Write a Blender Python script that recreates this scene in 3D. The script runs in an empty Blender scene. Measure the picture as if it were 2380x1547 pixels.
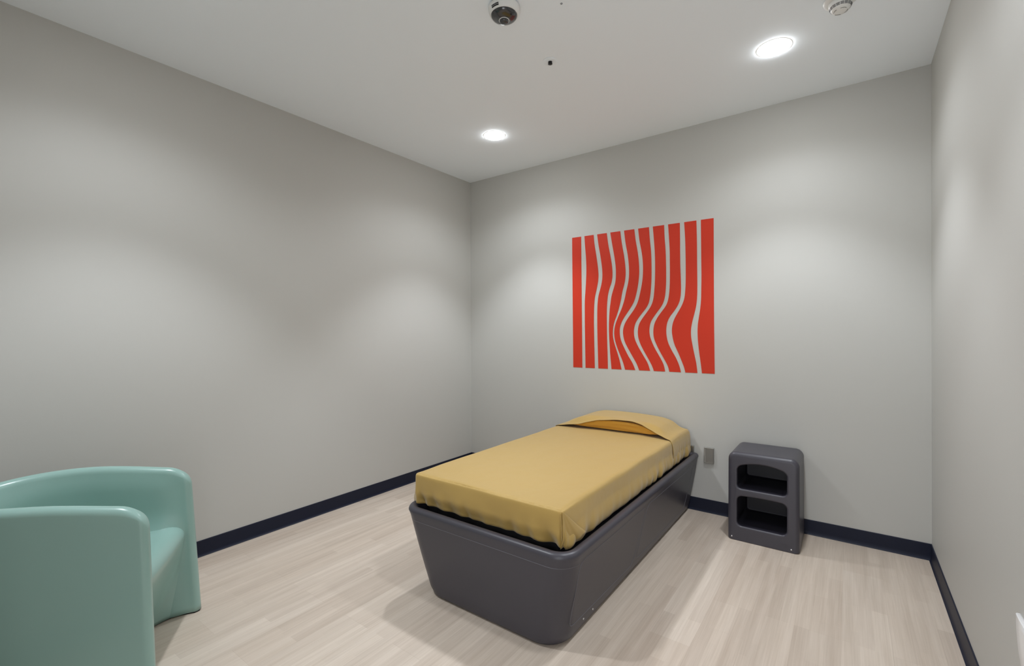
import bpy, bmesh, math, random
from mathutils import Vector, Matrix, noise, geometry
PI = math.pi
C = bpy.context.scene.collection
scene = bpy.context.scene

# ------------------------------------------------------------ camera, world, exposure
RX, RY0, CH = 3.7525, -3.95, 3.05          # room: x 0..RX, y RY0..0, ceiling height CH
F_PX, YAW, PITCH, ROLL = 1069.74, 0.631458, -0.0038993, -0.0052465
cd = bpy.data.cameras.new('camera'); cam = bpy.data.objects.new('camera', cd); C.objects.link(cam)
cd.sensor_fit = 'HORIZONTAL'; cd.sensor_width = 36.0; cd.lens = F_PX / 2380 * 36.0
cd.clip_start = 0.02; cd.clip_end = 50
fw = Vector((-math.sin(YAW) * math.cos(PITCH), math.cos(YAW) * math.cos(PITCH), math.sin(PITCH)))
rt = Vector((math.cos(YAW), math.sin(YAW), 0)); up = rt.cross(fw)
r2 = rt * math.cos(ROLL) + up * math.sin(ROLL); u2 = -rt * math.sin(ROLL) + up * math.cos(ROLL)
m = Matrix((r2, u2, -fw)).transposed().to_4x4(); m.translation = Vector((3.34074, -3.80810, 1.42478))
cam.matrix_world = m
scene.camera = cam
w = bpy.data.worlds.new('world'); scene.world = w; w.use_nodes = True
w.node_tree.nodes['Background'].inputs[0].default_value = (0.93, 0.96, 1.0, 1)
w.node_tree.nodes['Background'].inputs[1].default_value = 2.2
scene.view_settings.view_transform = 'Standard'; scene.view_settings.look = 'None'
scene.view_settings.gamma = 1.0; scene.view_settings.use_curve_mapping = False
scene.view_settings.exposure = 0.47
SPOT_W, SPOT_DEG, SPOT_BLEND, LENS_E = 16.0, 148.0, .55, 42.0
CORE_W, CORE_DEG = 62.0, 92.0
LIGHT_COL = (.93, .98, 1.04)

# ------------------------------------------------------------ helpers
def link(o, parent=None):
    C.objects.link(o)
    if parent: o.parent = parent
    return o
def tag(o, label=None, cat=None, group=None, kind=None):
    if label: o['label'] = label
    if cat: o['category'] = cat
    if group: o['group'] = group
    if kind: o['kind'] = kind
    return o
def empty(name, loc, label=None, cat=None, group=None):
    o = bpy.data.objects.new(name, None); o.location = loc; o.empty_display_size = 0.05
    C.objects.link(o); return tag(o, label, cat, group)
def obj(name, bm, mat, parent=None, smooth=True, recalc=True, wn=False, local=None):
    if recalc: bmesh.ops.recalc_face_normals(bm, faces=bm.faces[:])
    if local is not None: bmesh.ops.translate(bm, verts=bm.verts[:], vec=-Vector(local))
    me = bpy.data.meshes.new(name); bm.to_mesh(me); bm.free()
    for p in me.polygons: p.use_smooth = smooth
    me.materials.append(mat)
    o = bpy.data.objects.new(name, me); link(o, parent)
    if wn:
        md = o.modifiers.new('wn', 'WEIGHTED_NORMAL'); md.keep_sharp = True
    return o
def box(bm, x0, x1, y0, y1, z0, z1):
    vs = [bm.verts.new((x, y, z)) for z in (z0, z1) for x, y in ((x0, y0), (x1, y0), (x1, y1), (x0, y1))]
    for f in ((0, 3, 2, 1), (4, 5, 6, 7), (0, 1, 5, 4), (1, 2, 6, 5), (2, 3, 7, 6), (3, 0, 4, 7)):
        bm.faces.new([vs[i] for i in f])
def loft(bm, rings, closed=True, cap0=False, cap1=False):
    V = [[bm.verts.new(p) for p in r] for r in rings]
    n = len(V[0])
    for a, b in zip(V[:-1], V[1:]):
        for i in range(n if closed else n - 1):
            j = (i + 1) % n
            bm.faces.new((a[i], a[j], b[j], b[i]))
    if cap0: bm.faces.new(V[0])
    if cap1: bm.faces.new(V[-1])
    return V
def lathe(bm, prof, cx, cy, n=48, cap0=False, cap1=False):
    loft(bm, [[(cx + r * math.cos(2 * PI * k / n), cy + r * math.sin(2 * PI * k / n), z) for k in range(n)] for r, z in prof], True, cap0, cap1)
def rrect(x0, x1, y0, y1, r, n=8):
    """rounded rectangle outline; r = one radius or four (x1y1, x0y1, x0y0, x1y0)"""
    rs = r if isinstance(r, (tuple, list)) else (r,) * 4
    pts = []
    for (cx, cy, sx, sy, a0), q in zip(((x1, y1, -1, -1, 0), (x0, y1, 1, -1, 90), (x0, y0, 1, 1, 180), (x1, y0, -1, 1, 270)), rs):
        for k in range(n + 1):
            a = math.radians(a0 + 90 * k / n)
            pts.append((cx + sx * q + q * math.cos(a), cy + sy * q + q * math.sin(a)))
    return pts
def tube(bm, pts, r, n=8, closed=False):
    P = [Vector(p) for p in pts]; rings = []
    for i, p in enumerate(P):
        a = P[i - 1] if (i or closed) else p; b = P[(i + 1) % len(P)] if (i < len(P) - 1 or closed) else p
        t = (b - a).normalized(); u = t.orthogonal() if abs(t.z) > .9 else t.cross(Vector((0, 0, 1)))
        u.normalize(); v = t.cross(u)
        rings.append([p + r * (math.cos(2 * PI * k / n) * u + math.sin(2 * PI * k / n) * v) for k in range(n)])
    if closed: rings.append(rings[0])
    loft(bm, rings, True, not closed, not closed)
def sstep(a, b, x):
    t = min(1, max(0, (x - a) / (b - a))); return t * t * (3 - 2 * t)
def nz(x, y=0, z=0): return noise.noise(Vector((x, y, z)))

# ------------------------------------------------------------ materials
def lin(c): return tuple((v / 255 / 12.92 if v / 255 < .04045 else ((v / 255 + .055) / 1.055) ** 2.4) for v in c)
def mat(name, col, rough=.5, metal=0, spec=.5, coat=0, bump=None, var=None, sheen=0):
    mt = bpy.data.materials.new(name); mt.use_nodes = True; nt = mt.node_tree; b = nt.nodes['Principled BSDF']
    b.inputs['Base Color'].default_value = (*col, 1); b.inputs['Roughness'].default_value = rough
    b.inputs['Metallic'].default_value = metal; b.inputs['Specular IOR Level'].default_value = spec
    b.inputs['Coat Weight'].default_value = coat; b.inputs['Coat Roughness'].default_value = .25
    b.inputs['Sheen Weight'].default_value = sheen
    tc = nt.nodes.new('ShaderNodeTexCoord')
    if bump:
        n = nt.nodes.new('ShaderNodeTexNoise'); n.inputs['Scale'].default_value = bump[0]; n.inputs['Detail'].default_value = 3
        nt.links.new(tc.outputs['Object'], n.inputs['Vector'])
        bp = nt.nodes.new('ShaderNodeBump'); bp.inputs['Strength'].default_value = bump[1]; bp.inputs['Distance'].default_value = bump[2]
        nt.links.new(n.outputs['Fac'], bp.inputs['Height']); nt.links.new(bp.outputs[0], b.inputs['Normal'])
    if var:
        n = nt.nodes.new('ShaderNodeTexNoise'); n.inputs['Scale'].default_value = var[0]; n.inputs['Detail'].default_value = 4
        nt.links.new(tc.outputs['Object'], n.inputs['Vector'])
        mx = nt.nodes.new('ShaderNodeMix'); mx.data_type = 'RGBA'
        mx.inputs['A'].default_value = (*[c * (1 - var[1]) for c in col], 1); mx.inputs['B'].default_value = (*[min(1, c * (1 + var[1])) for c in col], 1)
        nt.links.new(n.outputs['Fac'], mx.inputs['Factor']); nt.links.new(mx.outputs['Result'], b.inputs['Base Color'])
    return mt
def emat(name, col, s):
    mt = bpy.data.materials.new(name); mt.use_nodes = True; b = mt.node_tree.nodes['Principled BSDF']
    b.inputs['Base Color'].default_value = (1, 1, 1, 1); b.inputs['Emission Color'].default_value = (*col, 1); b.inputs['Emission Strength'].default_value = s
    return mt
M = dict(
    wall=mat('wall_paint', (.525, .519, .49), .55, spec=.35, bump=(220, .12, .001)),
    ceil=mat('ceiling_paint', (.90, .955, 1.0), .75, spec=.2, bump=(150, .1, .001)),
    navy=mat('navy_rubber', (.007, .010, .026), .5, spec=.3),
    red=mat('red_vinyl', (.56, .036, .014), .5, spec=.3),
    grey=mat('grey_plastic', (.050, .047, .060), .40, spec=.5, coat=.1, bump=(260, .12, .0008), var=(3, .05)),
    greyline=mat('grey_seam', (.13, .13, .15), .45),
    cavity=mat('shelf_inner_dark', (.014, .013, .020), .45),  # near-black colour inside the shelf openings, darker than the body
    dark=mat('dark_plastic', (.008, .008, .009), .5),
    aqua=mat('aqua_plastic', (.295, .47, .428), .3, spec=.5, coat=.15, bump=(200, .06, .0006)),
    steel=mat('brushed_steel', (.42, .41, .38), .32, metal=.9, bump=(400, .1, .0004)),
    screw=mat('screw_metal', (.7, .7, .72), .25, metal=1),
    white=mat('white_plastic', (.78, .78, .76), .4),
    bright=mat('white_gloss_plastic', (.9, .9, .9), .25),
    black=mat('black_glass', (.006, .006, .008), .07, spec=.6, coat=1),
    lensglass=mat('grey_lens', (.05, .05, .052), .15, spec=.6),
    lens=emat('downlight_lens', (.97, .99, 1.0), LENS_E),
)
def fabric(name, col, rough, scale=900, strength=.25):
    mt = mat(name, col, rough, spec=.25, sheen=.25); nt = mt.node_tree; b = nt.nodes['Principled BSDF']
    tc = nt.nodes.new('ShaderNodeTexCoord'); wv = nt.nodes.new('ShaderNodeTexWave')
    wv.bands_direction = 'DIAGONAL'; wv.inputs['Scale'].default_value = scale / 6; wv.inputs['Distortion'].default_value = .4
    nt.links.new(tc.outputs['Object'], wv.inputs['Vector'])
    n = nt.nodes.new('ShaderNodeTexNoise'); n.inputs['Scale'].default_value = 6; n.inputs['Detail'].default_value = 3
    nt.links.new(tc.outputs['Object'], n.inputs['Vector'])
    b1 = nt.nodes.new('ShaderNodeBump'); b1.inputs['Strength'].default_value = strength; b1.inputs['Distance'].default_value = .0008
    b2 = nt.nodes.new('ShaderNodeBump'); b2.inputs['Strength'].default_value = .35; b2.inputs['Distance'].default_value = .012
    nt.links.new(wv.outputs['Fac'], b1.inputs['Height']); nt.links.new(n.outputs['Fac'], b2.inputs['Height'])
    nt.links.new(b2.outputs[0], b1.inputs['Normal']); nt.links.new(b1.outputs[0], b.inputs['Normal'])
    return mt
M['sheet'] = fabric('gold_sheet', (.43, .283, .080), .5)
M['satin'] = fabric('gold_satin', (.68, .36, .055), .38, strength=.1)
M['hem'] = fabric('pale_hem', (.72, .66, .55), .6)

def floor_mat():
    mt = bpy.data.materials.new('plank_floor'); mt.use_nodes = True; nt = mt.node_tree; N = nt.nodes; L = nt.links
    b = N['Principled BSDF']; b.inputs['Roughness'].default_value = .42; b.inputs['Specular IOR Level'].default_value = .4
    tc = N.new('ShaderNodeTexCoord'); sp = N.new('ShaderNodeSeparateXYZ'); cb = N.new('ShaderNodeCombineXYZ')
    L.new(tc.outputs['Object'], sp.inputs[0]); L.new(sp.outputs['Y'], cb.inputs['X']); L.new(sp.outputs['X'], cb.inputs['Y'])
    def brick(wd, ht, off, c1, c2, mort):
        k = N.new('ShaderNodeTexBrick'); k.offset = off; k.offset_frequency = 2; k.squash = 1
        k.inputs['Scale'].default_value = 1; k.inputs['Brick Width'].default_value = wd; k.inputs['Row Height'].default_value = ht
        k.inputs['Mortar Size'].default_value = mort; k.inputs['Mortar Smooth'].default_value = .1; k.inputs['Bias'].default_value = 0
        k.inputs['Color1'].default_value = (*c1, 1); k.inputs['Color2'].default_value = (*c2, 1)
        k.inputs['Mortar'].default_value = (*[x * .9 for x in c1], 1)
        L.new(cb.outputs[0], k.inputs['Vector']); return k
    k1 = brick(1.22, .184, .37, (.615, .525, .44), (.67, .585, .50), .0006)
    k2 = brick(.61, .0613, .41, (.84, .82, .81), (1, 1, 1), 0)
    k3 = brick(.37, .0307, .3, (.93, .93, .93), (1, 1, 1), 0)
    def stretch(sx, sy, det):
        mp = N.new('ShaderNodeMapping'); mp.inputs['Scale'].default_value = (sx, sy, 1); L.new(tc.outputs['Object'], mp.inputs[0])
        n = N.new('ShaderNodeTexNoise'); n.inputs['Scale'].default_value = 1; n.inputs['Detail'].default_value = det; L.new(mp.outputs[0], n.inputs['Vector'])
        return n
    def mul(a, b_, f):
        x = N.new('ShaderNodeMix'); x.data_type = 'RGBA'; x.blend_type = 'MULTIPLY'; x.inputs['Factor'].default_value = f
        L.new(a, x.inputs['A']); L.new(b_, x.inputs['B']); return x.outputs['Result']
    def ramp(n, lo, hi, c0=(.8, .77, .74)):
        r = N.new('ShaderNodeValToRGB'); r.color_ramp.elements[0].position = lo; r.color_ramp.elements[1].position = hi
        r.color_ramp.elements[0].color = (*c0, 1); r.color_ramp.elements[1].color = (1, 1, 1, 1); L.new(n.outputs['Fac'], r.inputs[0]); return r.outputs[0]
    c = mul(k1.outputs['Color'], k2.outputs['Color'], .75)
    c = mul(c, k3.outputs['Color'], .6)
    c = mul(c, ramp(stretch(34, 1.3, 3), .32, .62), .55)
    c = mul(c, ramp(stretch(170, 3.5, 4), .35, .6, (.86, .84, .82)), .5)
    L.new(c, b.inputs['Base Color'])
    return mt
M['floor'] = floor_mat()

# ------------------------------------------------------------ room shell
def struct(name, fn, m_, parent=None):
    bm = bmesh.new(); fn(bm); o = obj(name, bm, m_, parent, smooth=False); o['kind'] = 'structure'; return o
T = .12
struct('floor', lambda b: box(b, -T, RX + T, RY0 - T, T, -.1, 0), M['floor'])
struct('ceiling', lambda b: box(b, -T, RX + T, RY0 - T, T, CH, CH + .1), M['ceil'])
struct('wall_left', lambda b: box(b, -T, 0, RY0 - T, T, 0, CH), M['wall'])
struct('wall_right', lambda b: box(b, RX, RX + T, RY0 - T, T, 0, CH), M['wall'])
struct('wall_back', lambda b: box(b, 0, RX, 0, T, 0, CH), M['wall'])
def front_wall(b):                                   # doorway the photographer stands in
    box(b, 0, 2.72, RY0 - T, RY0, 0, CH); box(b, 3.66, RX, RY0 - T, RY0, 0, CH); box(b, 2.72, 3.66, RY0 - T, RY0, 2.13, CH)
struct('wall_front', front_wall, M['wall'])
# cove baseboards: flat rubber strip with a curved toe
BB = [(.0, .1006), (.004, .1000), (.0055, .097), (.0055, .022), (.007, .012), (.0105, .005), (.0145, .002), (.0145, .0), (.0, .0)]
def base_run(name, a, b, nrm):
    bm = bmesh.new(); a = Vector(a); b = Vector(b); nv = Vector(nrm)
    loft(bm, [[tuple(p + nv * d + Vector((0, 0, z))) for d, z in BB] for p in (a, b)], True, True, True)
    o = obj(name, bm, M['navy'], smooth=False); o['kind'] = 'structure'
base_run('baseboard_left', (0, RY0, 0), (0, 0, 0), (1, 0, 0))
base_run('baseboard_back', (.0055, 0, 0), (RX - .0055, 0, 0), (0, -1, 0))
base_run('baseboard_right', (RX, 0, 0), (RX, RY0, 0), (-1, 0, 0))
base_run('baseboard_front', (.0055, RY0, 0), (2.72, RY0, 0), (0, 1, 0))

# ------------------------------------------------------------ downlights
def downlight(x, y, label, k=1, soft=.05):
    t = empty('recessed_downlight', (x, y, CH), label, 'ceiling light', 'recessed ceiling downlights')
    bm = bmesh.new(); lathe(bm, [(.0832, -.0010), (.088, -.0012), (.092, -.0008), (.094, 0.0)], 0, 0, 56); obj('trim_ring', bm, M['white'], t)
    bm = bmesh.new(); lathe(bm, [(.0855, -.0011), (.0850, -.0018), (.0815, -.0036), (.076, -.0075), (.064, -.0105), (.045, -.014), (.022, -.0158), (.004, -.016)], 0, 0, 56, False, True)
    obj('lens', bm, M['lens'], t)
    ld = bpy.data.lights.new('downlight_beam', 'SPOT'); ld.energy = SPOT_W * k; ld.spot_size = math.radians(SPOT_DEG); ld.spot_blend = SPOT_BLEND
    ld.shadow_soft_size = soft; ld.color = LIGHT_COL
    lo = bpy.data.objects.new('downlight_beam', ld); lo.location = (0, 0, -.06); link(lo, t)
    l2 = ld.copy(); l2.energy = CORE_W * k; l2.spot_size = math.radians(CORE_DEG); o2 = bpy.data.objects.new('downlight_core', l2); o2.location = (0, 0, -.06); link(o2, t)
downlight(.968, -.797, 'round glowing downlight in ceiling nearest the left corner, farther of the two seen')
downlight(2.997, -.764, 'round glowing downlight in ceiling at upper right, nearer smoke detector', .75)
downlight(.968, -3.09, 'round glowing downlight in ceiling above the aqua chair', 1.0)
downlight(2.997, -2.05, 'round glowing downlight in ceiling above the open floor right of bed, just out of frame', .52, .11)

# ------------------------------------------------------------ wall decal
STR = [[[(1258,2293),(1264,1086)],[(1352,2293),(1358,1086)]],[[(1386,2293),(1392,2198),(1401,2090),(1404,1983),(1401,1898),(1394,1791),(1387,1706),(1386,1599),(1386,1492),(1388,1331),(1391,1086)],[(1478,2293),(1486,2209),(1502,2112),(1516,2016),(1524,1931),(1520,1868),(1502,1785),(1487,1723),(1480,1649),(1477,1543),(1478,1384),(1481,1226),(1484,1086)]],[[(1513,2293),(1525,2204),(1544,2097),(1558,2002),(1563,1928),(1558,1866),(1543,1804),(1524,1742),(1515,1679),(1511,1595),(1511,1437),(1514,1279),(1519,1086)],[(1606,2293),(1619,2193),(1640,2088),(1655,1993),(1659,1911),(1649,1849),(1630,1799),(1616,1748),(1608,1686),(1603,1593),(1603,1489),(1605,1333),(1609,1208),(1611,1086)]],[[(1640,2293),(1657,2189),(1678,2074),(1690,1980),(1691,1908),(1685,1847),(1666,1786),(1649,1731),(1640,1674),(1631,1612),(1625,1519),(1623,1436),(1627,1333),(1635,1209),(1646,1086)],[(1733,2293),(1746,2189),(1765,2085),(1778,1983),(1780,1901),(1769,1831),(1749,1761),(1736,1691),(1720,1630),(1697,1559),(1673,1498),(1661,1436),(1660,1374),(1674,1313),(1701,1231),(1723,1160),(1739,1086)]],[[(1768,2293),(1781,2185),(1800,2082),(1810,1990),(1812,1909),(1804,1839),(1784,1759),(1768,1689),(1744,1619),(1714,1554),(1686,1487),(1673,1426),(1675,1364),(1691,1302),(1723,1221),(1753,1151),(1772,1086)],[(1860,2293),(1872,2194),(1888,2102),(1899,2012),(1902,1912),(1894,1833),(1879,1754),(1856,1675),(1821,1616),(1778,1557),(1746,1507),(1727,1456),(1724,1405),(1734,1344),(1766,1273),(1803,1203),(1840,1144),(1864,1086)]],[[(1894,2293),(1906,2190),(1923,2099),(1934,2009),(1935,1910),(1927,1831),(1909,1743),(1887,1664),(1852,1600),(1810,1546),(1774,1491),(1756,1436),(1756,1385),(1772,1324),(1807,1259),(1845,1194),(1879,1135),(1898,1086)],[(1988,2293),(1994,2199),(2004,2100),(2008,2002),(2008,1874),(2003,1777),(1995,1709),(1978,1641),(1944,1593),(1903,1544),(1870,1495),(1855,1445),(1853,1395),(1863,1345),(1892,1285),(1933,1216),(1973,1148),(1993,1086)]],[[(2021,2293),(2029,2195),(2036,2096),(2039,1999),(2038,1872),(2033,1775),(2023,1688),(2003,1630),(1970,1582),(1929,1529),(1901,1484),(1889,1435),(1890,1375),(1908,1315),(1943,1246),(1983,1178),(2013,1121),(2025,1086)],[(2115,2293),(2119,2184),(2126,2087),(2129,1990),(2130,1865),(2127,1770),(2118,1693),(2098,1636),(2064,1589),(2024,1536),(1999,1493),(1988,1434),(1991,1385),(2006,1336),(2038,1268),(2077,1201),(2106,1144),(2119,1086)]],[[(2148,2293),(2155,2179),(2160,2083),(2161,1987),(2161,1863),(2158,1768),(2149,1692),(2132,1635),(2098,1588),(2059,1536),(2032,1483),(2022,1424),(2026,1365),(2048,1307),(2082,1240),(2120,1173),(2144,1126),(2153,1086)],[(2242,2293),(2243,2168),(2243,2046),(2244,1951),(2247,1857),(2249,1762),(2244,1687),(2226,1631),(2193,1580),(2160,1538),(2138,1491),(2129,1433),(2131,1385),(2143,1327),(2173,1261),(2205,1205),(2233,1139),(2246,1086)]],[[(2276,2293),(2283,2163),(2286,2041),(2287,1929),(2286,1807),(2281,1723),(2274,1676),(2253,1621),(2224,1570),(2195,1518),(2180,1471),(2175,1423),(2180,1376),(2196,1309),(2226,1243),(2256,1168),(2273,1122),(2281,1086)],[(2370,2293),(2373,2152),(2374,1986),(2375,1847),(2375,1755),(2373,1681),(2366,1617),(2351,1552),(2335,1488),(2326,1432),(2326,1376),(2336,1311),(2350,1237),(2365,1163),(2374,1086)]],[[(2404,2293),(2405,2148),(2406,1983),(2407,1845),(2405,1735),(2403,1661),(2397,1597),(2386,1524),(2379,1478),(2376,1413),(2379,1339),(2387,1256),(2398,1173),(2408,1086)],[(2498,2293),(2498,1929),(2499,1476),(2502,1086)]]]
art = empty('wall_art', (1.88, 0, 1.086), 'red square wall art of ten wavy vertical stripes above the bed', 'wall art')
def curve_x(pts, z):
    # Catmull-Rom over non-uniform z (z decreases along pts)
    for i in range(len(pts) - 1):
        if pts[i + 1][1] <= z <= pts[i][1]: break
    def sl(j):
        if j <= 0 or j >= len(pts) - 1: k = min(max(j, 0), len(pts) - 2) if j <= 0 else len(pts) - 2; return (pts[k + 1][0] - pts[k][0]) / (pts[k + 1][1] - pts[k][1])
        return (pts[j + 1][0] - pts[j - 1][0]) / (pts[j + 1][1] - pts[j - 1][1])
    (xa, za), (xb, zb) = pts[i], pts[i + 1]; h = zb - za; t = (z - za) / h; ma, mb = sl(i) * h, sl(i + 1) * h
    return (2 * t**3 - 3 * t**2 + 1) * xa + (t**3 - 2 * t**2 + t) * ma + (-2 * t**3 + 3 * t**2) * xb + (t**3 - t**2) * mb
for Lp, Rp in STR:
    n = 110; rings = []
    xs = []
    for k in range(n + 1):
        z = 2293 + (1086 - 2293) * k / n
        xs.append((z, curve_x(Lp, z), curve_x(Rp, z)))
    for _ in range(3):                                # light smoothing of the outline
        xs = [xs[0]] + [(xs[i][0], (xs[i-1][1] + 2*xs[i][1] + xs[i+1][1]) / 4, (xs[i-1][2] + 2*xs[i][2] + xs[i+1][2]) / 4) for i in range(1, n)] + [xs[-1]]
    for z, a, b in xs:
        x0, x1, zz = a / 1000 - 1.88, b / 1000 - 1.88, z / 1000 - 1.086
        rings.append([(x0, -.0002, zz), (x0, -.0018, zz), (x1, -.0018, zz), (x1, -.0002, zz)])
    bm = bmesh.new(); loft(bm, rings, True, True, True)
    obj('stripe', bm, M['red'], art, smooth=False)

# ------------------------------------------------------------ bed frame
BZ = .462
bed = empty('bed_frame', (1.86, -1.05, 0), 'dark grey moulded plastic bed base with tapered sides standing against back wall', 'bed')
O_ = (1.86, -1.05, 0)
bm = bmesh.new()
def bsec(t):                                          # 0 floor .. 1 rim : x0,x1,y0,y1
    return (1.452 + (1.322 - 1.452) * t, 2.307 + (2.390 - 2.307) * t, -2.068 + (-2.108 + 2.068) * t, -.016)
rings = []
def ring(t, inset, z, rf, n=10):
    x0, x1, y0, y1 = bsec(t); rf = max(.004, rf)
    return [(x, y, z) for x, y in rrect(x0 + inset, x1 - inset, y0 + inset, y1 - min(inset, .05), (max(.004, .03 - inset), max(.004, .03 - inset), rf, rf), n)]
rings.append(ring(0, .30, .001, .02)); rings.append(ring(0, .015, .001, .12)); rings.append(ring(0, .014, .006, .12))
for a in range(0, 5):
    q = a / 4 * PI / 2; rings.append(ring(0, .014 * (1 - math.sin(q)) , .007 + .014 * (1 - math.cos(q)), .13))
for k in range(1, 22):
    t = .047 + (1 - .047) * k / 22 * .94; z = t * BZ
    ins = 0
    if k == 20: ins = 0
    rings.append(ring(t, ins - .002 * math.sin(PI * k / 22), z, .13 - .03 * t))
# groove, then the rolled rim
rings += [ring(.885, .0002, .885 * BZ, .105), ring(.889, .0022, .889 * BZ, .105), ring(.893, .0002, .893 * BZ, .105)] if False else []
RR = .024
for a in range(0, 13):
    q = PI * a / 12; rings.append(ring(1, RR - RR * math.cos(q), BZ - RR + RR * math.sin(q), .105 - (RR - RR * math.cos(q)) * .9))
rings.append(ring(1, .052, .41, .06)); rings.append(ring(1, .056, .402, .055)); rings.append(ring(1, .075, .398, .05)); rings.append(ring(1, .45, .398, .02))
loft(bm, rings, True, True, True)
bshell = obj('shell', bm, M['grey'], bed, local=O_, wn=False)
def side_pt(y, z, d=.0):                             # on the right flank
    t = z / BZ; return (bsec(t)[1] + .002 * math.sin(PI * t) + d, y, z)
def seam(pts, r=.0013, closed=False, name='panel_seam'):
    P = []
    m_ = len(pts)
    for i in range(m_ if closed else m_ - 1):
        a, b = pts[i], pts[(i + 1) % m_]
        for k in range(6): P.append(side_pt(a[0] + (b[0] - a[0]) * k / 6, a[1] + (b[1] - a[1]) * k / 6))
    if not closed: P.append(side_pt(*pts[-1]))
    b_ = bmesh.new(); tube(b_, P, r, 6, closed); obj(name, b_, M['greyline'], bshell, local=O_)
def rounded(poly, r=.03, n=5):
    out = []
    for i, p in enumerate(poly):
        a = Vector(poly[i - 1]); b = Vector(poly[(i + 1) % len(poly)]); p = Vector(p)
        q0 = p + (a - p).normalized() * r; q1 = p + (b - p).normalized() * r
        for k in range(n + 1):
            t = k / n; out.append(tuple((1 - t) ** 2 * q0 + 2 * t * (1 - t) * p + t * t * q1))
    return out
seam(rounded([(-1.985, .398), (-2.0, .085), (-1.235, .062), (-1.165, .392)], .05), closed=True)
seam(rounded([(-1.135, .392), (-1.19, .07), (-.20, .06), (-.15, .385)], .05), closed=True)
# thin moulding seam just below the rim round the foot end
bm = bmesh.new(); x0, x1, y0, y1 = bsec(.86)
pts = [(x, y, .395) for x, y in rrect(x0 - .0006, x1 + .0006, y0 - .0006, y1, (.03, .03, .107, .107), 10)]
pts = pts[11:]                                        # from the left back corner round the front to the right back corner
tube(bm, pts, .0012, 6); obj('rim_seam', bm, M['greyline'], bshell, local=O_)
for y, z in ((-1.742, .049), (-1.843, .052)):
    bm = bmesh.new(); p = side_pt(y, z)
    loft(bm, [[(p[0] + d, y + r * math.cos(2 * PI * k / 12), z + r * math.sin(2 * PI * k / 12)) for k in range(12)] for d, r in ((-.002, .0055), (.0015, .005), (.0025, .003))], True, True, True)
    obj('screw', bm, M['screw'], bshell, local=O_)

# ------------------------------------------------------------ fitted sheet on the mattress
SX0, SX1, SY0, SY1, SZ0, SZ1 = 1.350, 2.312, -2.030, -.022, .442, .630
def sheet_bm():
    bm = bmesh.new(); rad = .022
    def face(nu, nv, fn):
        G = [[bm.verts.new(fn(i / nu, j / nv)) for j in range(nv + 1)] for i in range(nu + 1)]
        for i in range(nu):
            for j in range(nv): bm.faces.new((G[i][j], G[i + 1][j], G[i + 1][j + 1], G[i][j + 1]))
    X = lambda u: SX0 + (SX1 - SX0) * u
    Y = lambda u: SY0 + (SY1 - SY0) * u
    Z = lambda u: SZ0 + (SZ1 - SZ0) * u
    face(90, 190, lambda u, v: (X(u), Y(v), SZ1)); face(60, 100, lambda u, v: (X(u), Y(v), SZ0))
    face(200, 26, lambda u, v: (X(u), SY0, Z(v))); face(40, 14, lambda u, v: (X(u), SY1, Z(v)))
    face(380, 26, lambda u, v: (SX1, Y(u), Z(v))); face(190, 26, lambda u, v: (SX0, Y(u), Z(v)))
    cx, cy = (SX0 + SX1) / 2, (SY0 + SY1) / 2
    for v in bm.verts:
        p = v.co.copy(); t = (SZ1 - p.z) / .228
        c = Vector((min(max(p.x, SX0 + rad), SX1 - rad), min(max(p.y, SY0 + rad), SY1 - rad), min(max(p.z, SZ0 + rad), SZ1 - rad)))
        d = p - c
        if d.length > 1e-6: q = c + d.normalized() * rad
        else: q = p.copy()
        front = abs(p.y - SY0) < 1e-5; right = abs(p.x - SX1) < 1e-5; left = abs(p.x - SX0) < 1e-5; top = abs(p.z - SZ1) < 1e-5
        # the hem is gathered by elastic: it tucks in and up under the mattress
        if front or right or left:
            s = q.x * 1.0 if front else q.y * 1.0 + 7
            nrm = Vector((0, -1, 0)) if front else Vector((1, 0, 0)) if right else Vector((-1, 0, 0))
            e = min(abs(q.x - SX1), 1) if front else abs(q.y - SY0)
            endw = (math.exp(-(e / .22) ** 2) if front else math.exp(-(e / .2) ** 2)) + (math.exp(-((q.x - SX0) / .16) ** 2) if front else math.exp(-((q.y - SY1) / .35) ** 2))
            if right: endw += .7 * math.exp(-((q.y + .75) / .25) ** 2)
            tt = sstep(.25, .85, t); sl = t * (.55 if right else -.35)
            f = math.sin((s + sl * .13) * 62 + 3.2 * nz(s * 5, 2)) * .5 + math.sin((s + sl * .2) * 31 + 4 * nz(s * 3, 9)) * .55 + nz(s * 26 + sl * 3, t * 2.2) * .7
            amp = (.0032 if right else .0055) + (.0085 if right else .012) * min(1, endw)
            bulge = .007 * math.sin(PI * min(1, t * 1.15)) + .006 * nz(s * 3.2, t * 2.5, 5)
            hem = (.768 if front else .745) + .035 * nz(s * 7, 11) + .02 * nz(s * 21, 3)
            tuck = -.012 * sstep(.45, .7, t) - .105 * sstep(hem, hem + .06, t) if front else .015 * sstep(.35, .68, t)
            q += nrm * (tt * amp * f + bulge + tuck)
            pass
        if abs(p.z - SZ0) < 1e-5 and not (front or right or left):
            q = Vector((min(max(q.x, SX0 + .03), SX1 - .03), max(q.y, SY0 + .12), SZ0 + .01))
        if top:
            q.z += .0022 * nz(q.x * 3, q.y * 2.5, 1) + .0012 * nz(q.x * 9, q.y * 6, 3)
            a = sstep(.0, .25, q.y - SY0); q.z -= .004 * (1 - a)
            # faint pull lines from the corners
            q.z += .0010 * math.sin((q.x - q.y * .35) * 38) * math.exp(-((q.x - SX1) ** 2 + (q.y + .6) ** 2) / .12)
        v.co = q
    bmesh.ops.remove_doubles(bm, verts=bm.verts[:], dist=.0006)
    return bm
SO = (1.83, -1.03, .402)
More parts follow.
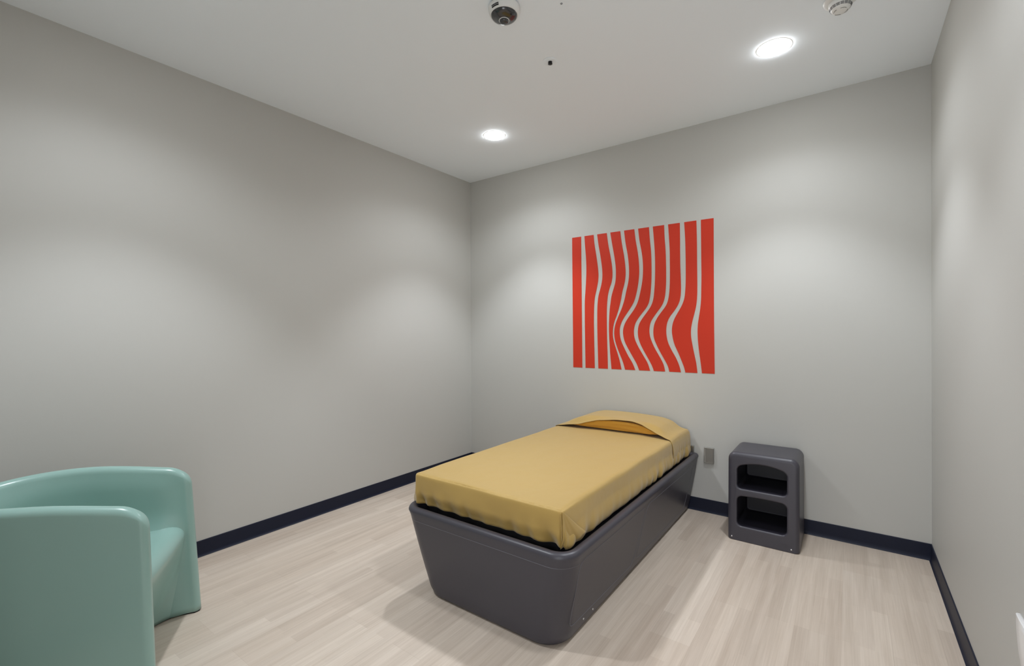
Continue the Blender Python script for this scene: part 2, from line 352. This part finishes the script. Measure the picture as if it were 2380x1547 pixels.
bm = bmesh.new(); loft(bm, [[(x, y, z) for x, y in rrect(1.385 + i_, 2.285 - i_, -1.985 + i_, -.03 - i_, .03, 6)] for z, i_ in ((.3995, .01), (.41, 0), (.58, 0), (.595, .012))], True, True, True)
mt_ = obj('mattress', bm, M['dark'], None, local=(1.83, -1.0, .4)); mt_.location = (1.83, -1.0, .4)  # near-black colour paints the shade of the gap below the sheet hem
tag(mt_, 'mattress beneath gold sheet, coloured black for the shade in the gap at bed foot', 'mattress')
sheet = empty('fitted_sheet', SO, 'smooth mustard gold fitted sheet stretched over mattress in the bed base', 'bed sheet')
scov = obj('sheet_cover', sheet_bm(), M['sheet'], sheet, local=SO)
# mitred fold on the near right corner
bm = bmesh.new(); G = []
for i in range(15):
    a = i / 14; row = []
    for j in range(21):
        b = j / 20
        wd = .175 * b ** .9
        y = -2.030 + a * wd
        x = 2.312 + .004 + .016 * math.sin(PI * a ** 1.6) * b + .030 * a * a * b - .012 * sstep(.75, 1, b) * (1 - a)
        if a > .9: x -= .012 * b * (a - .9) * 10
        z = .622 - .170 * b + .030 * a * b * b + .003 * math.sin(a * 9) * b
        row.append(bm.verts.new((x + .0015 * math.sin(a * 22) * b, y - .003 * (1 - a), z)))
    G.append(row)
for i in range(14):
    for j in range(20):
        bm.faces.new((G[i][j], G[i + 1][j], G[i + 1][j + 1], G[i][j + 1]))
bmesh.ops.remove_doubles(bm, verts=bm.verts[:], dist=.0003)
fo = obj('corner_fold', bm, M['sheet'], scov, local=SO)
md = fo.modifiers.new('sol', 'SOLIDIFY'); md.thickness = .002
# raised stitched seam at the same corner, and the pale hem peeking out at the far left corner
bm = bmesh.new(); tube(bm, [(2.306 + .006 * math.sin(k / 14 * PI), -2.034 - .004 * math.sin(k / 14 * PI) + .012 * sstep(.6, 1, k / 14), .622 - .165 * k / 14) for k in range(15)], .0022, 6)
obj('corner_seam', bm, M['sheet'], scov, local=SO)

# ------------------------------------------------------------ pillow
PX0, PX1, PY0, PY1, PZ0, PZ1 = 1.385, 2.235, -.462, -.045, .634, .726
PO = (1.83, -.23, PZ0)
def arch(x):                                          # height of the free front edge above the mattress
    P = [(1.34, 0), (1.40, .008), (1.48, .022), (1.56, .032), (1.64, .056), (1.73, .080), (1.88, .096), (2.0, .098), (2.07, .086), (2.15, .056), (2.22, .028), (2.30, .002), (2.4, 0)]
    for (a, ha), (b, hb) in zip(P[:-1], P[1:]):
        if a <= x <= b:
            t = (x - a) / (b - a); t = t * t * (3 - 2 * t) * .4 + t * .6; return ha + (hb - ha) * t
    return 0
def pil_top(x):
    P = [(1.34, 0), (1.40, .012), (1.453, .045), (1.53, .075), (1.61, .094), (1.68, .098), (1.9, .098), (2.05, .092), (2.126, .086), (2.20, .066), (2.235, .034), (2.27, .012), (2.32, .006), (2.4, 0)]
    for (a, ha), (b, hb) in zip(P[:-1], P[1:]):
        if a <= x <= b:
            t = (x - a) / (b - a); return ha + (hb - ha) * t
    return 0
def smoothf(f, x, w_=.02): return (f(max(1.34, x - w_)) + 2 * f(x) + f(min(2.39, x + w_))) / 4
bm = bmesh.new(); bmesh.ops.create_uvsphere(bm, u_segments=140, v_segments=48, radius=1)
def spow(a, e): return math.copysign(abs(a) ** e, a)
for v in bm.verts:
    x, y, z = v.co; r = math.hypot(x, y); th = math.atan2(y, x); ph = math.atan2(z, r)
    cx = spow(math.cos(ph), .75); X_ = cx * spow(math.cos(th), .42); Y_ = cx * spow(math.sin(th), .42); Z_ = spow(math.sin(ph), .62)
    px = (PX0 + PX1) / 2 + X_ * (PX1 - PX0) / 2; py = (PY0 + PY1) / 2 + Y_ * (PY1 - PY0) / 2
    prof = 1 - .62 * abs(X_) ** 3.2 - .06 * sstep(.2, 1, Y_)
    pz = PZ0 + (PZ1 - PZ0) * (.5 + .5 * Z_) * prof
    hf = smoothf(arch, px); yfr = -.478 + .046 * hf / .098; hh = (pz - PZ0) / max(.02, hf); rip = nz(px * 4.5 + pz * 9, pz * 45, 2)
    py = max(py, yfr + .007 + .022 * (1 - min(1, max(0, hh))) ** 2 + .009 * (.5 + rip) * min(1, hf / .05))
    b_ = (py - yfr) / (-.026 - yfr); lf = hf + (smoothf(pil_top, px) - hf) * sstep(0, .22, b_)
    if b_ > .9: lf *= 1 - .5 * ((b_ - .9) / .1) ** 2
    pz = max(PZ0, min(pz, .632 + lf - .0035))
    v.co = (px, py, pz)
pil = obj('pillow', bm, M['satin'], None, local=PO); pil.location = PO
tag(pil, 'deep gold satin pillow showing under the lifted sheet edge at bed head', 'pillow')

# ------------------------------------------------------------ upper sheet draped over the pillow
TX0, TX1 = 1.3462, 2.3160; TO = (1.83, -.22, .632)
bm = bmesh.new(); cols = []
NU, NV = 110, 44
DR = .145                                             # drop down the mattress flanks
def uv_path(u):                                       # u in -DR .. width+DR -> x, z, side
    wdt = TX1 - TX0; R_ = .022
    if u < 0: return TX0 - .002, .632 + u, -1
    if u > wdt: return TX1 + .002, .632 - (u - wdt), 1
    return TX0 + u, .632, 0
us = [-DR + (DR) * k / 14 for k in range(14)] + [(TX1 - TX0) * k / 90 for k in range(91)] + [(TX1 - TX0) + DR * k / 22 for k in range(1, 23)]
G = []
for u in us:
    x, z, sd = uv_path(u); row = []
    for j in range(NV + 1):
        b = j / NV                                     # 0 front edge .. 1 wall
        yf = -.478 + (.02 * (u - (TX1 - TX0)) / DR if sd == 1 else 0) + .006 * nz(u * 6)
        y = yf + (-.026 - yf) * b; zz = z; xx = x
        if sd == 0:
            hf = smoothf(arch, x); hb = smoothf(pil_top, x)
            t = sstep(0, .22, b); lift = hf + (max(hb, 0) - hf) * t
            yb = .035 * hf / .098 if hf > 0 else 0
            y += (1 - b) * (1 - b) * yb * 1.3
            zz = z + lift + .0025 + .002 * nz(x * 7, b * 3)
            if b > .9: zz -= .05 * ((b - .9) / .1) ** 2 * lift / .1
            # round over the long edges
            e = min(x - TX0, TX1 - x)
            if e < .02: zz -= .018 * (1 - math.sqrt(max(0, 1 - (1 - e / .02) ** 2)))
        else:
            dd = (-u if sd < 0 else u - (TX1 - TX0)) / DR; s_ = y * 1.0
            zz = .632 - .018 - (DR - .0) * dd
            f = math.sin((s_ + dd * .05) * 125 + 3 * nz(s_ * 9)) * .6 + math.sin((s_ + dd * .07) * 61) * .5
            xx = x + sd * (.002 + .006 * math.sin(PI * min(1, dd)) + .0048 * f * sstep(.2, .8, dd) * sstep(.1, .45, b) - .008 * sstep(.7, 1, dd))
        row.append(bm.verts.new((xx, y, zz)))
    G.append(row)
for i in range(len(G) - 1):
    for j in range(NV): bm.faces.new((G[i][j], G[i + 1][j], G[i + 1][j + 1], G[i][j + 1]))
ts = obj('top_sheet', bm, M['sheet'], None, local=TO); ts.location = TO
md = ts.modifiers.new('sol', 'SOLIDIFY'); md.thickness = .0022; md.offset = -1
tag(ts, 'mustard gold sheet flap draped over pillow, front edge lifted in an arch', 'bed sheet')

# ------------------------------------------------------------ nightstand
NX0, NX1, NY0, NZ = 2.668, 3.088, -.398, .592
NO = (2.878, -.2, 0)
ns = empty('nightstand', NO, 'dark grey moulded plastic nightstand with two open shelves beside bed', 'nightstand')
def nlean(z): return .022 * (z / NZ) ** 1.3
def nring(inset, y, bot, pull=0):
    pts = rrect(NX0 + inset, NX1 - inset, bot, NZ - inset, (max(.01, .05 - inset * .6), max(.01, .05 - inset * .6), .006, .006), 8)
    out = []
    for x, z in pts:
        xx = x
        k = pull * sstep(.02, .12, z) * (1 - sstep(.42, .5, z)); xx += k if x < 2.88 else -k
        # flanks draw in a little towards the top at the back
        out.append((xx, y + nlean(z) * max(0, min(1, (-y) / .39)), z))
    return out
bm = bmesh.new(); rings = []
RF = .026
for a in range(0, 7):
    q = PI / 2 * a / 6; rings.append(nring(RF * (1 - math.sin(q)), NY0 + RF * (1 - math.cos(q)), .002))
rings.append(nring(0, -.34, .002, 0)); rings.append(nring(0, -.31, .002, .008)); rings.append(nring(0, -.20, .002, .012)); rings.append(nring(0, -.09, .002, .006)); rings.append(nring(0, -.05, .002)); rings.append(nring(0, -.03, .002)); rings.append(nring(.004, -.018, .002))
V = loft(bm, rings, True, False, True)
def opening(x0, x1, z0, z1, archh, r):
    base = rrect(x0, x1, z0, z1, r, 6); out = []
    for x, z in base:
        if z > (z0 + z1) / 2:
            t = (x - (x0 + x1) / 2) / ((x1 - x0) / 2); z += archh * (1 - t * t)
        elif archh < 0: pass
        out.append((x, z))
    # refine the long top edge
    fin = []
    for i, p in enumerate(out):
        q = out[(i + 1) % len(out)]; n = max(1, int(math.hypot(q[0] - p[0], q[1] - p[1]) / .02))
        for k in range(n):
            x = p[0] + (q[0] - p[0]) * k / n; z = p[1] + (q[1] - p[1]) * k / n
            if n > 3 and z > (z0 + z1) / 2 and archh > 0 and abs(q[1] - p[1]) < .02 and k:
                xm = (x0 + x1) / 2; hw = (x1 - x0) / 2
                z = z1 + archh * (1 - ((x - xm) / hw) ** 2)
            fin.append((x, z))
    return fin
ops_ = [opening(2.726, 3.018, .350, .498, .028, .026), opening(2.726, 3.018, .100, .298, .006, .030)]
cav = []
outer = V[0]; loops = [[Vector((v.co.x, v.co.z, 0)) for v in outer]]; vmap = list(outer)
for pts in ops_:
    xm = sum(p[0] for p in pts) / len(pts); zm = sum(p[1] for p in pts) / len(pts)
    def off(d, y):
        res = []
        n = len(pts)
        for i, (x, z) in enumerate(pts):
            a = pts[i - 1]; b = pts[(i + 1) % n]; t = Vector((b[0] - a[0], b[1] - a[1])).normalized(); nn = Vector((t.y, -t.x))
            px, pz = x + nn.x * d, z + nn.y * d
            res.append((px, y + nlean(pz), pz))
        return res
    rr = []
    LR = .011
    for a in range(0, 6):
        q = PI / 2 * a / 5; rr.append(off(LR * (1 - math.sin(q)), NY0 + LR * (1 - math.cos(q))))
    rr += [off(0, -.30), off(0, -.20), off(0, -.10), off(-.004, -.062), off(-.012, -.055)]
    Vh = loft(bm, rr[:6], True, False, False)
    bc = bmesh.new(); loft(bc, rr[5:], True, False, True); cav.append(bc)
    loops.append([Vector((v.co.x, v.co.z, 0)) for v in Vh[0]]); vmap += Vh[0]
for tri in geometry.tessellate_polygon(loops):
    try: bm.faces.new([vmap[i] for i in tri])
    except ValueError: pass
nbody = obj('body', bm, M['grey'], ns, local=NO, wn=True)
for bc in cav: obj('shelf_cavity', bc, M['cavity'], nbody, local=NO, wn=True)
for x, z in ((2.694, .022), (3.043, .022)):
    bm = bmesh.new(); y = NY0 + .0004
    loft(bm, [[(x + r * math.cos(2 * PI * k / 12), y - d + nlean(z), z + r * math.sin(2 * PI * k / 12)) for k in range(12)] for d, r in ((-.004, .0052), (.002, .005), (.003, .003))], True, True, True)
    obj('screw', bm, M['screw'], nbody, local=NO)
def text(name, s, size, loc, rot, mt, parent, ext=.0006):
    cu = bpy.data.curves.new(name, 'FONT'); cu.body = s; cu.size = size; cu.extrude = ext; cu.align_x = 'CENTER'; cu.align_y = 'CENTER'
    o = bpy.data.objects.new(name, cu); cu.materials.append(mt); C.objects.link(o)
    dg = bpy.context.evaluated_depsgraph_get(); me = bpy.data.meshes.new_from_object(o.evaluated_get(dg)); bpy.data.objects.remove(o)
    o = bpy.data.objects.new(name, me); C.objects.link(o)
    if not me.materials: me.materials.append(mt)
    o.parent = parent; o.location = loc; o.rotation_euler = rot; return o
text('embossed_mark', 'cytec', .030, (3.005 - NO[0], NY0 + .0012 - NO[1], .045), (PI / 2 , 0, 0), M['grey'], nbody, .0012)

# ------------------------------------------------------------ steel wall plates
def plate(x, label):
    t = empty('outlet_cover', (x, 0, .447), label, 'wall plate', 'blank steel wall plates low on the back wall')
    bm = bmesh.new(); hw, hh = .036, .061
    def rg(ins, y): return [(a, y, b) for a, b in rrect(-hw + ins, hw - ins, -hh + ins, hh - ins, .003, 3)]
    loft(bm, [rg(0, -.0003), rg(0, -.010), rg(.0015, -.0125), rg(.004, -.0135), rg(.006, -.0125), rg(.008, -.0122)], True, True, True)
    pl_ = obj('steel_plate', bm, M['steel'], t, wn=True)
    for zz in (.046, -.046):
        bm = bmesh.new(); loft(bm, [[(r * math.cos(2 * PI * k / 12), -d, zz + r * math.sin(2 * PI * k / 12)) for k in range(12)] for d, r in ((.0115, .003), (.0130, .0028), (.0135, .0015))], True, True, True)
        obj('screw', bm, M['steel'], pl_)
plate(2.4595, 'blank brushed steel plate on back wall between bed and nightstand')
plate(2.3105, 'steel plate on back wall almost hidden behind the head of the bed')

# white fitting at the picture's right edge
bm = bmesh.new(); WO = (RX, -1.915, .48)
def wr(s, x, dz=0):
    pts = []
    for k in range(25):
        a = PI + PI * k / 24; pts.append((x, .100 * s * math.cos(a), .15 * s * math.sin(a) + .095))
    pts += [(x, .100 * s, .0975), (x, -.100 * s, .0975)]
    return pts
loft(bm, [wr(1, -.0003), wr(1, -.007), wr(.975, -.010), wr(.93, -.0115), wr(.5, -.013)], True, True, True)
wf = obj('wall_fitting', bm, M['bright']); wf.location = WO
tag(wf, 'white rounded fitting low on right wall, cut off by the picture edge', 'wall fitting')

# ------------------------------------------------------------ ceiling camera
def at_ceiling(name, x, y, label, cat): return empty(name, (x, y, CH), label, cat)
dc = at_ceiling('security_camera', 1.949, -1.958, 'white round ceiling security camera with black dome and grey lens', 'security camera')
bm = bmesh.new(); lathe(bm, [(.071, -.0002), (.071, -.005)], 0, 0, 64, True, True); obj('ceiling_gap_shade', bm, M['dark'], dc)  # dark disc stands in for the shaded gap between housing and ceiling
bm = bmesh.new(); lathe(bm, [(.072, -.004), (.0775, -.0045), (.079, -.007), (.0785, -.014), (.075, -.030), (.0705, -.040), (.0665, -.0435)], 0, 0, 72, True, True); hous = obj('housing', bm, M['white'], dc)
bm = bmesh.new(); lathe(bm, [(.0665, -.0425), (.066, -.046), (.060, -.0535), (.050, -.060), (.038, -.065), (.024, -.0675)], 0, 0, 72, True, True); dome = obj('dome', bm, M['black'], dc)
bm = bmesh.new(); lathe(bm, [(.0255, -.0655), (.0265, -.0685), (.0250, -.0700), (.0235, -.0690)], 0, 0, 48, True, True); obj('lens_ring', bm, M['white'], dome)
bm = bmesh.new(); lathe(bm, [(.0232, -.068), (.0228, -.072), (.0195, -.0775), (.013, -.081), (.005, -.0825)], 0, 0, 48, True, True); obj('lens', bm, M['lensglass'], dome)
# dark brand-label patch wrapped on the housing, facing the viewer's left
bm = bmesh.new(); a0 = math.radians(-53.1); A1, A2 = a0 - math.radians(54), a0 - math.radians(21)
def hous_r(z): return .0785 + (z + .014) / (-.016) * (-.0035) if z > -.030 else .075 + (z + .030) / (-.010) * (-.0045)
rg = []
for k in range(13):
    a = A1 + (A2 - A1) * k / 12
    rg.append([((hous_r(z) + .0006) * math.cos(a), (hous_r(z) + .0006) * math.sin(a), z) for z in (-.0245, -.0365)])
loft(bm, rg, False); lb = obj('label_patch', bm, M['dark'], hous)
md = lb.modifiers.new('sol', 'SOLIDIFY'); md.thickness = .0006
am = (A1 + A2) / 2; bm = bmesh.new()
for da, z0, z1 in ((-.06, -.0345, -.0275), (.0, -.0345, -.0265), (.06, -.031, -.0265)):
    a = am + da; r_ = hous_r(-.028) + .0010
    rg = [[(r_ * math.cos(a + s * .018), r_ * math.sin(a + s * .018), z) for z in (z0, z1)] for s in (-1, 0, 1)]
    loft(bm, rg, False)
for z in (-.0268, -.0305):
    loft(bm, [[((hous_r(-.029) + .0011) * math.cos(am + s * .013), (hous_r(-.029) + .0011) * math.sin(am + s * .013), zz) for zz in (z - .001, z + .001)] for s in (-5, -2.5, 0, 2.5, 5)], False)
obj('label_mark', bm, M['greyline'], hous)

# ------------------------------------------------------------ sprinkler and the small pin near it
sp = at_ceiling('fire_sprinkler', 1.892, -1.423, 'small dark sprinkler head on white ceiling plate near middle of ceiling', 'sprinkler')
bm = bmesh.new(); lathe(bm, [(.043, -.0002), (.042, -.0022), (.030, -.0035), (.014, -.004)], 0, 0, 48, True, True); obj('cover_plate', bm, M['ceil'], sp)
bm = bmesh.new(); lathe(bm, [(.012, -.003), (.0125, -.007), (.009, -.010), (.0065, -.013)], 0, 0, 24, True, True)
for s in (-1, 1): box(bm, s * .010 - .0015, s * .010 + .0015, -.002, .002, -.016, -.006)
sph = obj('sprinkler_head', bm, M['dark'], sp)
bm = bmesh.new(); lathe(bm, [(.003, -.012), (.013, -.0155), (.0135, -.0175), (.004, -.018)], 0, 0, 20, True, True); obj('deflector', bm, M['dark'], sph)
bm = bmesh.new(); tube(bm, [(.0045 * math.cos(2 * PI * k / 16), .0045 * math.sin(2 * PI * k / 16), -.0012) for k in range(16)], .0011, 6, True)
pn = obj('ceiling_ring', bm, M['greyline']); pn.location = (2.193, -1.808, CH); tag(pn, 'tiny grey ring set in ceiling right of the security camera', 'ceiling fitting')

# ------------------------------------------------------------ smoke detector
sm = at_ceiling('smoke_detector', 3.312, -1.015, 'white round slotted smoke detector on ceiling by the right wall', 'smoke detector')
bm = bmesh.new(); lathe(bm, [(.071, -.0002), (.0725, -.004), (.070, -.012), (.058, -.016)], 0, 0, 64, True, True); obj('base_plate', bm, M['white'], sm)
bm = bmesh.new(); lathe(bm, [(.050, -.012), (.050, -.024), (.0480, -.034), (.0465, -.037), (.0405, -.050), (.0335, -.0585), (.018, -.0615), (.004, -.062)], 0, 0, 64, True, True)
shead = obj('sensor_head', bm, M['white'], sm)
def slot_ring(r, z, n, frac, th, tl):
    bm_ = bmesh.new()
    for q in range(n):
        a0_ = 2 * PI * q / n; rg = []
        for k in range(7):
            a = a0_ + 2 * PI / n * frac * k / 6
            rg.append([((r + dr) * math.cos(a), (r + dr) * math.sin(a), z + dz) for dr, dz in ((0, th / 2), (.0008, th / 2 - .0006), (.0008 - tl, -th / 2), (-tl, -th / 2 + .0005))])
        loft(bm_, rg, True, True, True)
    return obj('vent_slots', bm_, M['dark'], shead)
slot_ring(.0462, -.0395, 16, .84, .0024, .001); slot_ring(.0443, -.0435, 16, .84, .0024, .001); slot_ring(.0424, -.0475, 16, .84, .0024, .001)
slot_ring(.0285, -.0602, 4, .62, .0014, .0012)

# ------------------------------------------------------------ aqua tub chair
TH = math.radians(56.7)
ch = empty('tub_chair', (.899, -3.016, 0), 'pale aqua moulded plastic tub armchair on floor at lower left', 'chair')
ch.rotation_euler = (0, 0, TH - PI / 2)               # local +y = facing, local +x = sitter's right / camera side
TK = .056
def c_half(z): return (.337 + (.302 - .337) * min(1, z / .74)) - TK / 2
def c_path(s, z):
    """centreline of the U wall, s 0..1 from far front tip round the back to near front tip; returns pos, outward normal, dist from tip"""
    hw = c_half(z); La, Db = .36, .34
    arc = PI / 2 * math.sqrt((hw * hw + Db * Db) / 2) * 2; tot = 2 * La + arc; d = s * tot
    if d <= La: p = (-hw, -d); n = (-1, 0)
    elif d >= La + arc: p = (hw, -(tot - d)); n = (1, 0)
    else:
        a = PI * (d - La) / arc; p = (-hw * math.cos(a), -La - Db * math.sin(a)); n = Vector((-math.cos(a) * Db, -math.sin(a) * hw)).normalized(); n = (n.x, n.y)
    return Vector(p), Vector(n), min(d, tot - d)
def c_top(v): return .748 + .043 * math.sin(PI * max(0, min(1, (-v - .04) / .82))) ** 1.2
def c_pt(s, z, side, extra=0):                        # side -1 outer .. +1 inner
    p, n, dt = c_path(s, z)
    rr_ = .026; th = TK / 2 * (math.sqrt(max(0, 1 - (1 - dt / rr_) ** 2)) if dt < rr_ else 1)
    shear = .030 * z / .7
    q = p - n * side * th * (1 if abs(side) <= 1 else 1) - n * extra
    back = sstep(.3, .62, -p.y)
    return Vector((q.x, q.y - shear * (1 - back) - .085 * back * z / .8, z))
def shell_bm(z0):
    bm = bmesh.new(); NS = 150; rings = []
    ss = []
    for i in range(NS + 1):
        t = i / NS; ss.append(t)
    near = [0.0002, .001, .0025, .005, .008, .011, .014, .018, .023, .030, .038, .048]
    ss = near + [.06 + .88 * i / 110 for i in range(111)] + [1 - q for q in reversed(near)]
    for s in ss:
        p, n, dt = c_path(s, .7)
        rc = .092; drop = rc - math.sqrt(max(0, rc * rc - (rc - dt) ** 2)) if dt < rc else 0
        top = c_top(p.y) - drop * 1.0; ring_ = []
        R_ = TK / 2 * (1 if dt > .05 else .55 + .45 * dt / .05)
        zs = [z0 + (top - R_ - z0) * k / 26 for k in range(27)]
        for z in zs: ring_.append(c_pt(s, z, -1))
        for k in range(1, 10):
            a = PI * k / 10; ring_.append(c_pt(s, top - R_ + R_ * math.sin(a), -math.cos(a)))
        for z in reversed(zs):
            fl = 0
            att = sstep(.03, .14, dt)
            if z < .56: fl = .060 * (1 - max(0, (z - .41)) / .15) ** 2 if z > .41 else .060 * max(.15, 1 - (.41 - z) / .16)
            fl += .011 * sstep(0, .07, top - R_ - z)
            ring_.append(c_pt(s, z, 1, fl * att))
        rings.append([tuple(q) for q in ring_])
    loft(bm, rings, True, True, True)
    return bm
obj('arm_and_back_shell', shell_bm(.007), M['aqua'], ch)
def apron_v(u):
    return -.012 - .205 * (1 - min(1, (abs(u) / .325)) ** 4.2)
def seat_bm(z0):
    bm = bmesh.new(); NU_ = 48; G = []
    for i in range(NU_ + 1):
        a = -1 + 2 * i / NU_; row = []
        def P(v, z):
            hw = c_half(z) - .004
            if v < -.36: hw = hw * math.sqrt(max(0.02, 1 - ((-v - .36) / .36) ** 2))
            return a * hw
        dish = .022 * abs(a) ** 3
        # seat surface from the back to the front
        for k in range(26):
            v = -.70 + (.70 - .13) * k / 25; z = .405 + .045 * sstep(-.60, -.12, v) + dish
            row.append((P(v, z), v, z))
        fr = .055; cz = .450 + dish - fr
        for k in range(1, 9):
            q = PI / 2 * k / 8; row.append((P(-.1, cz), -.13 + fr * math.sin(q) * 1.25, cz + fr * math.cos(q)))
        vt = row[-1][1]; zt = row[-1][2]
        for k in range(1, 21):
            t = k / 20; z = zt + (z0 - zt) * t; x = a * (c_half(z) - .004)
            tgt = apron_v(x); v = vt + (tgt - vt) * (t ** 1.15)
            row.append((x, v, z))
        G.append([bm.verts.new(q) for q in row])
    for i in range(NU_):
        for j in range(len(G[0]) - 1): bm.faces.new((G[i][j], G[i + 1][j], G[i + 1][j + 1], G[i][j + 1]))
    return bm
so = obj('seat', seat_bm(.007), M['aqua'], ch)
md = so.modifiers.new('sol', 'SOLIDIFY'); md.thickness = .006; md.offset = -1
# black glide strip under the shell and apron
bm = bmesh.new(); out = []; NS = 90
rg = []
for i in range(NS + 1):
    s = .002 + .996 * i / NS
    rg.append([tuple(c_pt(s, .0005, -.97)), tuple(c_pt(s, .0085, -.97)), tuple(c_pt(s, .0085, .97)), tuple(c_pt(s, .0005, .97))])
loft(bm, rg, True, True, True)
rg = []
for i in range(41):
    x = (-1 + 2 * i / 40) * (c_half(0) - .01); v = apron_v(x)
    rg.append([(x, v - .003, .0005), (x, v - .003, .0085), (x, v - .012, .0085), (x, v - .012, .0005)])
loft(bm, rg, True, True, True)
obj('base_glide', bm, M['dark'], ch)
